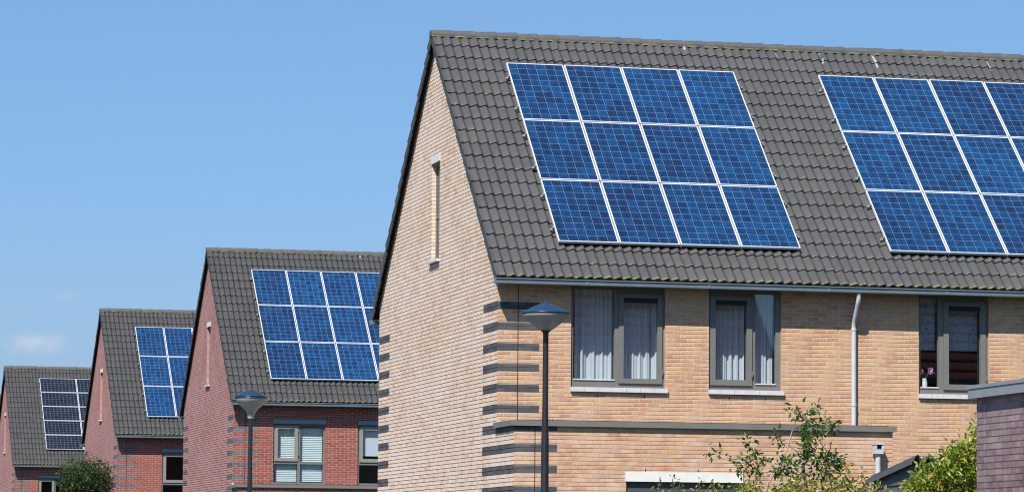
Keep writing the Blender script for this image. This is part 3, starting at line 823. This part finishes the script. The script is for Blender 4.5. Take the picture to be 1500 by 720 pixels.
def leaf(mb, p, d, size, wd=.5):
    """a folded pointed leaf: two halves meeting at the midrib, one island"""
    d = d.normalized(); s = d.cross(Vector((RV.gauss(0,.5), RV.gauss(0,.5), 1))).normalized(); n = s.cross(d)
    a = p; m1 = p + d * size * .35; t = p + d * size - n * size * .12
    l = m1 + s * size * wd * .5 + n * size * .10; r = m1 - s * size * wd * .5 + n * size * .10
    l2 = p + d * size * .7 + s * size * wd * .34 + n * size * .05; r2 = p + d * size * .7 - s * size * wd * .34 + n * size * .05
    k = len(mb.v); mb.v += [tuple(a), tuple(l), tuple(l2), tuple(t), tuple(r2), tuple(r)]
    mb.f += [(k, k+1, k+2, k+3), (k, k+3, k+4, k+5)]; mb.m += [0, 0]; mb.sm += [False, False]; mb.uv += [[(0,0)]*4]*2
def rdir(up=.25):
    return Vector((RV.gauss(0,1), RV.gauss(0,1), RV.gauss(0,.8) + up))
def cluster(mb, c, r, n, size, up=.2):
    for _ in range(n):
        o = Vector((RV.gauss(0,.45), RV.gauss(0,.45), RV.gauss(0,.45))) * r
        leaf(mb, c + o, o * 1.5 / max(r, .01) + rdir(up) * .8, size * RV.uniform(.6, 1.2))
def wob(a, b, n=5, k=.04):
    a, b = Vector(a), Vector(b); L = (b - a).length
    return [a + (b - a) * i / n + Vector((RV.gauss(0,1), RV.gauss(0,1), RV.gauss(0,.5))) * L * k * (0 if i in (0, n) else 1) for i in range(n + 1)]

# sparse apple tree
ZT = 43.0
T = lambda x, y, dz=0: at(900 + x / 4.167, 560 + y / 4.167, ZT + dz)
base = T(1160, 760); ground = Vector((base.x, base.y, 0))
tr = empty('apple_tree', ground); off = -ground
br = MB(); tk = MB(); fo = MB()
def B(mb, a, b, r0, r1, n=5):
    pts = wob(a, b, n); mb.tube([p + off for p in pts], [r0 + (r1 - r0) * i / n for i in range(n + 1)], 7); return pts
tk.tube([p + off for p in wob(ground, T(1165, 620), 6, .015)], [.05, .047, .044, .04, .037, .034, .03], 9)
stem = B(tk, T(1165, 620), T(1150, 185), .026, .007, 8)
tips = [((1160,560),(1300,490),.3),((1158,470),(1060,370),-.2),((1158,560),(880,500),.1),((1160,600),(780,510),.5),((1155,480),(1330,270),.2),((1155,350),(1180,220),-.3),((1150,250),(1230,165),.2),
        ((1150,220),(1110,165),-.1),((880,500),(830,340),.1),((880,500),(800,450),.3),((700,470),(560,405),.2),((880,500),(700,470),.15),((1040,380),(990,330),-.2),((1160,590),(1050,530),-.4),((1155,420),(1190,390),-.4),((1300,490),(1380,540),.3),((1160,620),(1230,560),-.3),((1300,490),(1370,450),.2)]
for (a, b, d) in tips: B(br, T(*a, d * .4), T(*b, d), .011, .004, 4)
B(br, T(920, 700), T(1115, 215), .013, .006, 5)
B(br, T(1255, 360), T(1310, 440), .006, .004, 3)
cl = [((575,415),.2,.10,9),((620,430),.2,.13,14),((690,455),.2,.09,6),((810,365),.1,.11,20),((790,340),.1,.07,8),((830,400),.2,.07,8),((990,330),-.2,.10,16),((1020,390),-.2,.08,10),((1010,430),-.2,.06,6),((1110,165),-.1,.10,20),((1095,190),-.1,.08,8),((1230,160),.2,.08,18),((1180,220),-.3,.16,50),((1220,270),-.1,.17,60),((1300,260),.2,.16,40),((1345,280),.3,.10,18),((1190,390),-.4,.2,90),((1170,320),-.3,.14,45),((1160,440),-.2,.14,40),((880,500),.1,.22,85),((850,460),.1,.14,30),((780,510),.5,.14,34),((760,540),.5,.09,12),((1050,530),-.4,.19,75),((1080,490),-.3,.10,20),((1000,530),-.3,.14,35),((1300,490),.3,.22,120),((1350,470),.3,.14,45),((1240,470),.1,.12,30),((1380,560),.4,.16,40),((1260,560),-.2,.18,60),((1180,530),-.2,.09,12)]
for (c, d, r, n) in cl: cluster(fo, T(*c, d) + off, r * .75, n, .074, -.1)
tk.build('trunk', M['bark'], tr); br.build('branch', [M['barkp']], tr); fo.build('crown', M['leafg'], tr)
tag(tr, 'sparse young apple tree with thin branches before the tan wall', 'tree')

def shrub(name, label, cat, outline, Z, mat, lsize, dens, depth, seed, sprigs=()):
    """outline: px polyline of the top edge; leaves fill below it down to the ground in clumps"""
    RV.seed(seed)
    xs = [p[0] for p in outline]
    mid = at(sum(xs) / len(xs), 720, Z); root = empty(name, (mid.x, mid.y, 0)); off = -Vector((mid.x, mid.y, 0))
    fo = MB(); st = MB()
    def top(x):
        for (a, b), (c, d) in zip(outline, outline[1:]):
            if a <= x <= c: return b + (d - b) * (x - a) / (c - a)
        return outline[-1][1]
    x0, x1 = min(xs), max(xs)
    n = int((x1 - x0) / 10 * dens)
    for i in range(n):
        x = RV.uniform(x0, x1); t = top(x); q = RV.random()
        y = t + 11 + (q ** 1.1) * 80; dz = RV.uniform(-depth, depth)
        c = at(x + RV.gauss(0, 3), y + RV.gauss(0, 2), Z + dz) + off
        cluster(fo, c, RV.uniform(.07, .14), RV.randint(9, 16), lsize, .25)
    for i in range(n // 6):                    # fill towards the ground, below the frame
        x = RV.uniform(x0, x1); c = at(x, 720, Z + RV.uniform(-depth, depth)); c.z = RV.uniform(.15, max(.4, c.z - .3))
        cluster(fo, c + off, RV.uniform(.12, .2), 12, lsize * 1.3, .25)
    for i in range(max(4, int((x1 - x0) / 14))):
        x = RV.uniform(x0 + 5, x1 - 5); e = at(x, top(x) + 8, Z + RV.uniform(-depth * .5, depth * .5)); b = Vector((e.x + RV.uniform(-.2, .2), e.y + RV.uniform(-.2, .2), 0))
        st.tube([p + off for p in wob(b, e, 6, .02)], [.012 - .0015 * k for k in range(7)], 6)
    for x, y in sprigs:
        e = at(x, y, Z); b = at(x + RV.uniform(-8, 8), top(x) + 25, Z); pts = wob(b, e, 5, .03)
        st.tube([p + off for p in pts], [.004] * 6, 5)
        for p in pts[1:]:
            cluster(fo, p + off, .05, 5, lsize * .85, .3)
    st.build('stem', M['bark'], root); fo.build('foliage', mat, root)
    return tag(root, label, cat, 'garden shrubs before the tan house')
shrub('garden_shrub', 'low yellowing shrub with thin sprigs under the white lintel', 'shrub', [(905,730),(940,724),(965,720),(1000,718),(1030,713),(1065,707),(1095,704)], 41.5, M['leafy'], .062, 6, .35, 5, [(964,706),(995,707),(1025,706),(985,700),(1045,707),(1075,712)])
shrub('garden_shrub', 'yellow green shrub growing thickly below the apple tree', 'shrub', [(1085,704),(1120,702),(1160,698),(1190,694),(1225,694),(1250,694),(1268,702),(1290,714)], 42.0, M['leafy'], .07, 13, .4, 6, [(1110,700),(1240,682),(1262,690)])
shrub('garden_shrub', 'tall bright yellow green shrub between the shed and the brown garage', 'shrub', [(1322,714),(1333,702),(1348,686),(1372,670),(1388,656),(1400,650),(1412,640),(1424,630),(1440,626),(1452,640)], 38.5, M['leafv'], .072, 26, .45, 8, [(1352,678),(1365,690),(1432,610),(1430,622)])

# round street tree before the fourth house
RV.seed(33)
c0 = at(126, 707, 110); tr = empty('street_tree', (c0.x, c0.y, 0)); o0 = Vector((c0.x, c0.y, 0))
tk = MB(); tk.tube(wob((0,0,0), (0,0,c0.z), 6, .01), [.07,.065,.06,.055,.05,.045,.03], 9)
cz = c0.z - .1; fo = MB()
for i in range(14):
    d = rdir(.5).normalized(); tk.tube(wob((0,0,cz-.7+.3*RV.random()), d * .7 + Vector((0,0,cz)), 4, .05), [.03,.022,.016,.01,.006], 6)
for i in range(520):
    d = rdir(.1).normalized(); r = .84 * RV.random() ** .4 * (1 + .13 * math.sin(4.1 * d.x + 2) * math.cos(3.3 * d.z + d.y))
    cluster(fo, Vector((d.x * r, d.y * r, cz + d.z * r * .98)), .15, 20, .085, .2)
for d in ((.0,.0,1.02),(-.45,0,.83),(.42,0,.82),(-.86,0,.1),(.86,.0,.25)):
    cluster(fo, Vector((d[0]*.9, d[1], cz + d[2]*.9)), .12, 30, .07, .5)
tk.build('trunk', M['bark'], tr); fo.build('crown', M['leafd'], tr)
tag(tr, 'round dark green street tree before the distant red gables', 'tree')

# ------------------------------------------------------------------ ground
def ground_mat(name, a, b, sc):
    N = NT(name); o = N.obj(); c = N.mix(N.noise(o, sc, 6), a, b); N.bsdf(c, .9, .2); return N.mat
def sheet(name, x0, x1, y0, y1, z, m):
    mb = MB(); mb.face([(x0,y0,z),(x1,y0,z),(x1,y1,z),(x0,y1,z)]); return tag(mb.build(name, m), None, None, None, 'structure')
sheet('ground', -1500, 1500, -1500, 1500, -.154, ground_mat('grass_ground', (.022,.035,.014), (.035,.05,.02), .6))
sheet('road', -11.2, -5.4, -200, 400, -.146, ground_mat('asphalt', (.04,.04,.042), (.06,.06,.06), 2))
mb = MB(); mb.box(-5.4, -.9, -200, 400, -.2, -.02); tag(mb.build('pavement', ground_mat('paving', (.09,.085,.08), (.13,.12,.115), 4)), None, None, None, 'structure')
mb = MB(); mb.box(-14.5, -11.2, -200, 400, -.2, -.02); tag(mb.build('pavement', bpy.data.materials['paving']), None, None, None, 'structure')

# ------------------------------------------------------------------ light, sky, camera
SUN = Vector((-.28, -.377, .59)).normalized()
el = math.asin(SUN.z); az = math.atan2(SUN.x, SUN.y)
ld = bpy.data.lights.new('sun', 'SUN'); ld.energy = 5.0; ld.angle = R(.53); ld.color = (1, .955, .89)
lo = bpy.data.objects.new('sun', ld); COL.objects.link(lo); lo.rotation_euler = SUN.to_track_quat('Z', 'Y').to_euler(); lo.location = (0, 0, 60)
w = bpy.data.worlds.new('World'); SC.world = w; w.use_nodes = True
nt = w.node_tree; nt.nodes.clear()
out = nt.nodes.new('ShaderNodeOutputWorld'); bg = nt.nodes.new('ShaderNodeBackground'); sky = nt.nodes.new('ShaderNodeTexSky')
sky.sky_type = 'NISHITA'; sky.sun_disc = False; sky.sun_elevation = el; sky.sun_rotation = az % (2 * math.pi)
sky.altitude = 0; sky.air_density = 1.5; sky.dust_density = .4; sky.ozone_density = 9.5
bg.inputs[1].default_value = .088
tc = nt.nodes.new('ShaderNodeTexCoord'); ad = nt.nodes.new('ShaderNodeVectorMath'); ad.operation = 'ADD'; ad.inputs[1].default_value = (0, 0, .15)
nt.links.new(tc.outputs['Generated'], ad.inputs[0]); nt.links.new(ad.outputs[0], sky.inputs[0])     # the low sky is as clear as a little higher up
def wn(t, **k):
    x = nt.nodes.new('ShaderNode' + t)
    for a, v in k.items(): setattr(x, a, v)
    return x
def wm(op, a, b=None, clamp=False):
    x = wn('Math', operation=op, use_clamp=clamp)
    for i, q in enumerate((a, b)):
        if q is None: continue
        if hasattr(q, 'is_output'): nt.links.new(q, x.inputs[i])
        else: x.inputs[i].default_value = q
    return x.outputs[0]
hz_ = wn('SeparateXYZ'); nt.links.new(tc.outputs['Generated'], hz_.inputs[0])
hf = wm('DIVIDE', wm('SUBTRACT', .105, hz_.outputs[2]), .064, True)                 # pale haze low over the horizon
hm = wn('Mix', data_type='RGBA'); nt.links.new(wm('MULTIPLY', hf, .8), hm.inputs[0]); nt.links.new(sky.outputs[0], hm.inputs[6]); hm.inputs[7].default_value = (2.4, 3.4, 4.5, 1)
skycol = hm.outputs[2]
nz = wn('TexNoise'); nz.inputs['Scale'].default_value = 150; nz.inputs['Detail'].default_value = 5; nt.links.new(tc.outputs['Generated'], nz.inputs['Vector'])
for (px, py, wx, wy, amt) in ((48, 499, .0125, .0040, .75), (100, 434, .005, .002, .22), (268, 424, .004, .0016, .15)):     # a few small fair-weather clouds
    c = (at(px, py, 1000) - CAM).normalized(); r_ = c.cross(Vector((0, 0, 1))).normalized(); u_ = r_.cross(c)
    co_ = []
    for ax, wd in ((r_, wx), (u_, wy)):
        d_ = wn('VectorMath', operation='DOT_PRODUCT'); nt.links.new(tc.outputs['Generated'], d_.inputs[0]); d_.inputs[1].default_value = ax
        co_.append(wm('POWER', wm('ABSOLUTE', wm('DIVIDE', d_.outputs['Value'], wd)), 2))
    f_ = wn('VectorMath', operation='DOT_PRODUCT'); nt.links.new(tc.outputs['Generated'], f_.inputs[0]); f_.inputs[1].default_value = c
    rad = wm('SQRT', wm('ADD', co_[0], co_[1]))
    v_ = wm('SUBTRACT', wm('ADD', wm('SUBTRACT', 1, rad), wm('MULTIPLY', nz.outputs['Fac'], 1.5)), .72, True)
    v_ = wm('MULTIPLY', wm('MULTIPLY', wm('POWER', v_, 1.5), amt), wm('GREATER_THAN', f_.outputs['Value'], .9))
    mx = wn('Mix', data_type='RGBA'); nt.links.new(v_, mx.inputs[0]); nt.links.new(skycol, mx.inputs[6]); mx.inputs[7].default_value = (3.9, 4.4, 5.2, 1)
    skycol = mx.outputs[2]
nt.links.new(skycol, bg.inputs[0]); nt.links.new(bg.outputs[0], out.inputs[0])
cd = bpy.data.cameras.new('camera'); co = bpy.data.objects.new('camera', cd); COL.objects.link(co)
cd.sensor_width = 36; cd.lens = FPX / 1500 * 36; cd.clip_start = .5; cd.clip_end = 6000
m = Matrix(((RIGHT.x, UP.x, -FWD.x, CAM.x), (RIGHT.y, UP.y, -FWD.y, CAM.y), (RIGHT.z, UP.z, -FWD.z, CAM.z), (0, 0, 0, 1)))
co.matrix_world = m; SC.camera = co
SC.view_settings.view_transform = 'Standard'; SC.view_settings.look = 'None'; SC.view_settings.exposure = .75; SC.view_settings.gamma = 1
SC.cycles.pixel_filter_type = 'BLACKMAN_HARRIS'; SC.cycles.filter_width = 1.15; SC.cycles.max_bounces = 8; SC.cycles.transparent_max_bounces = 12
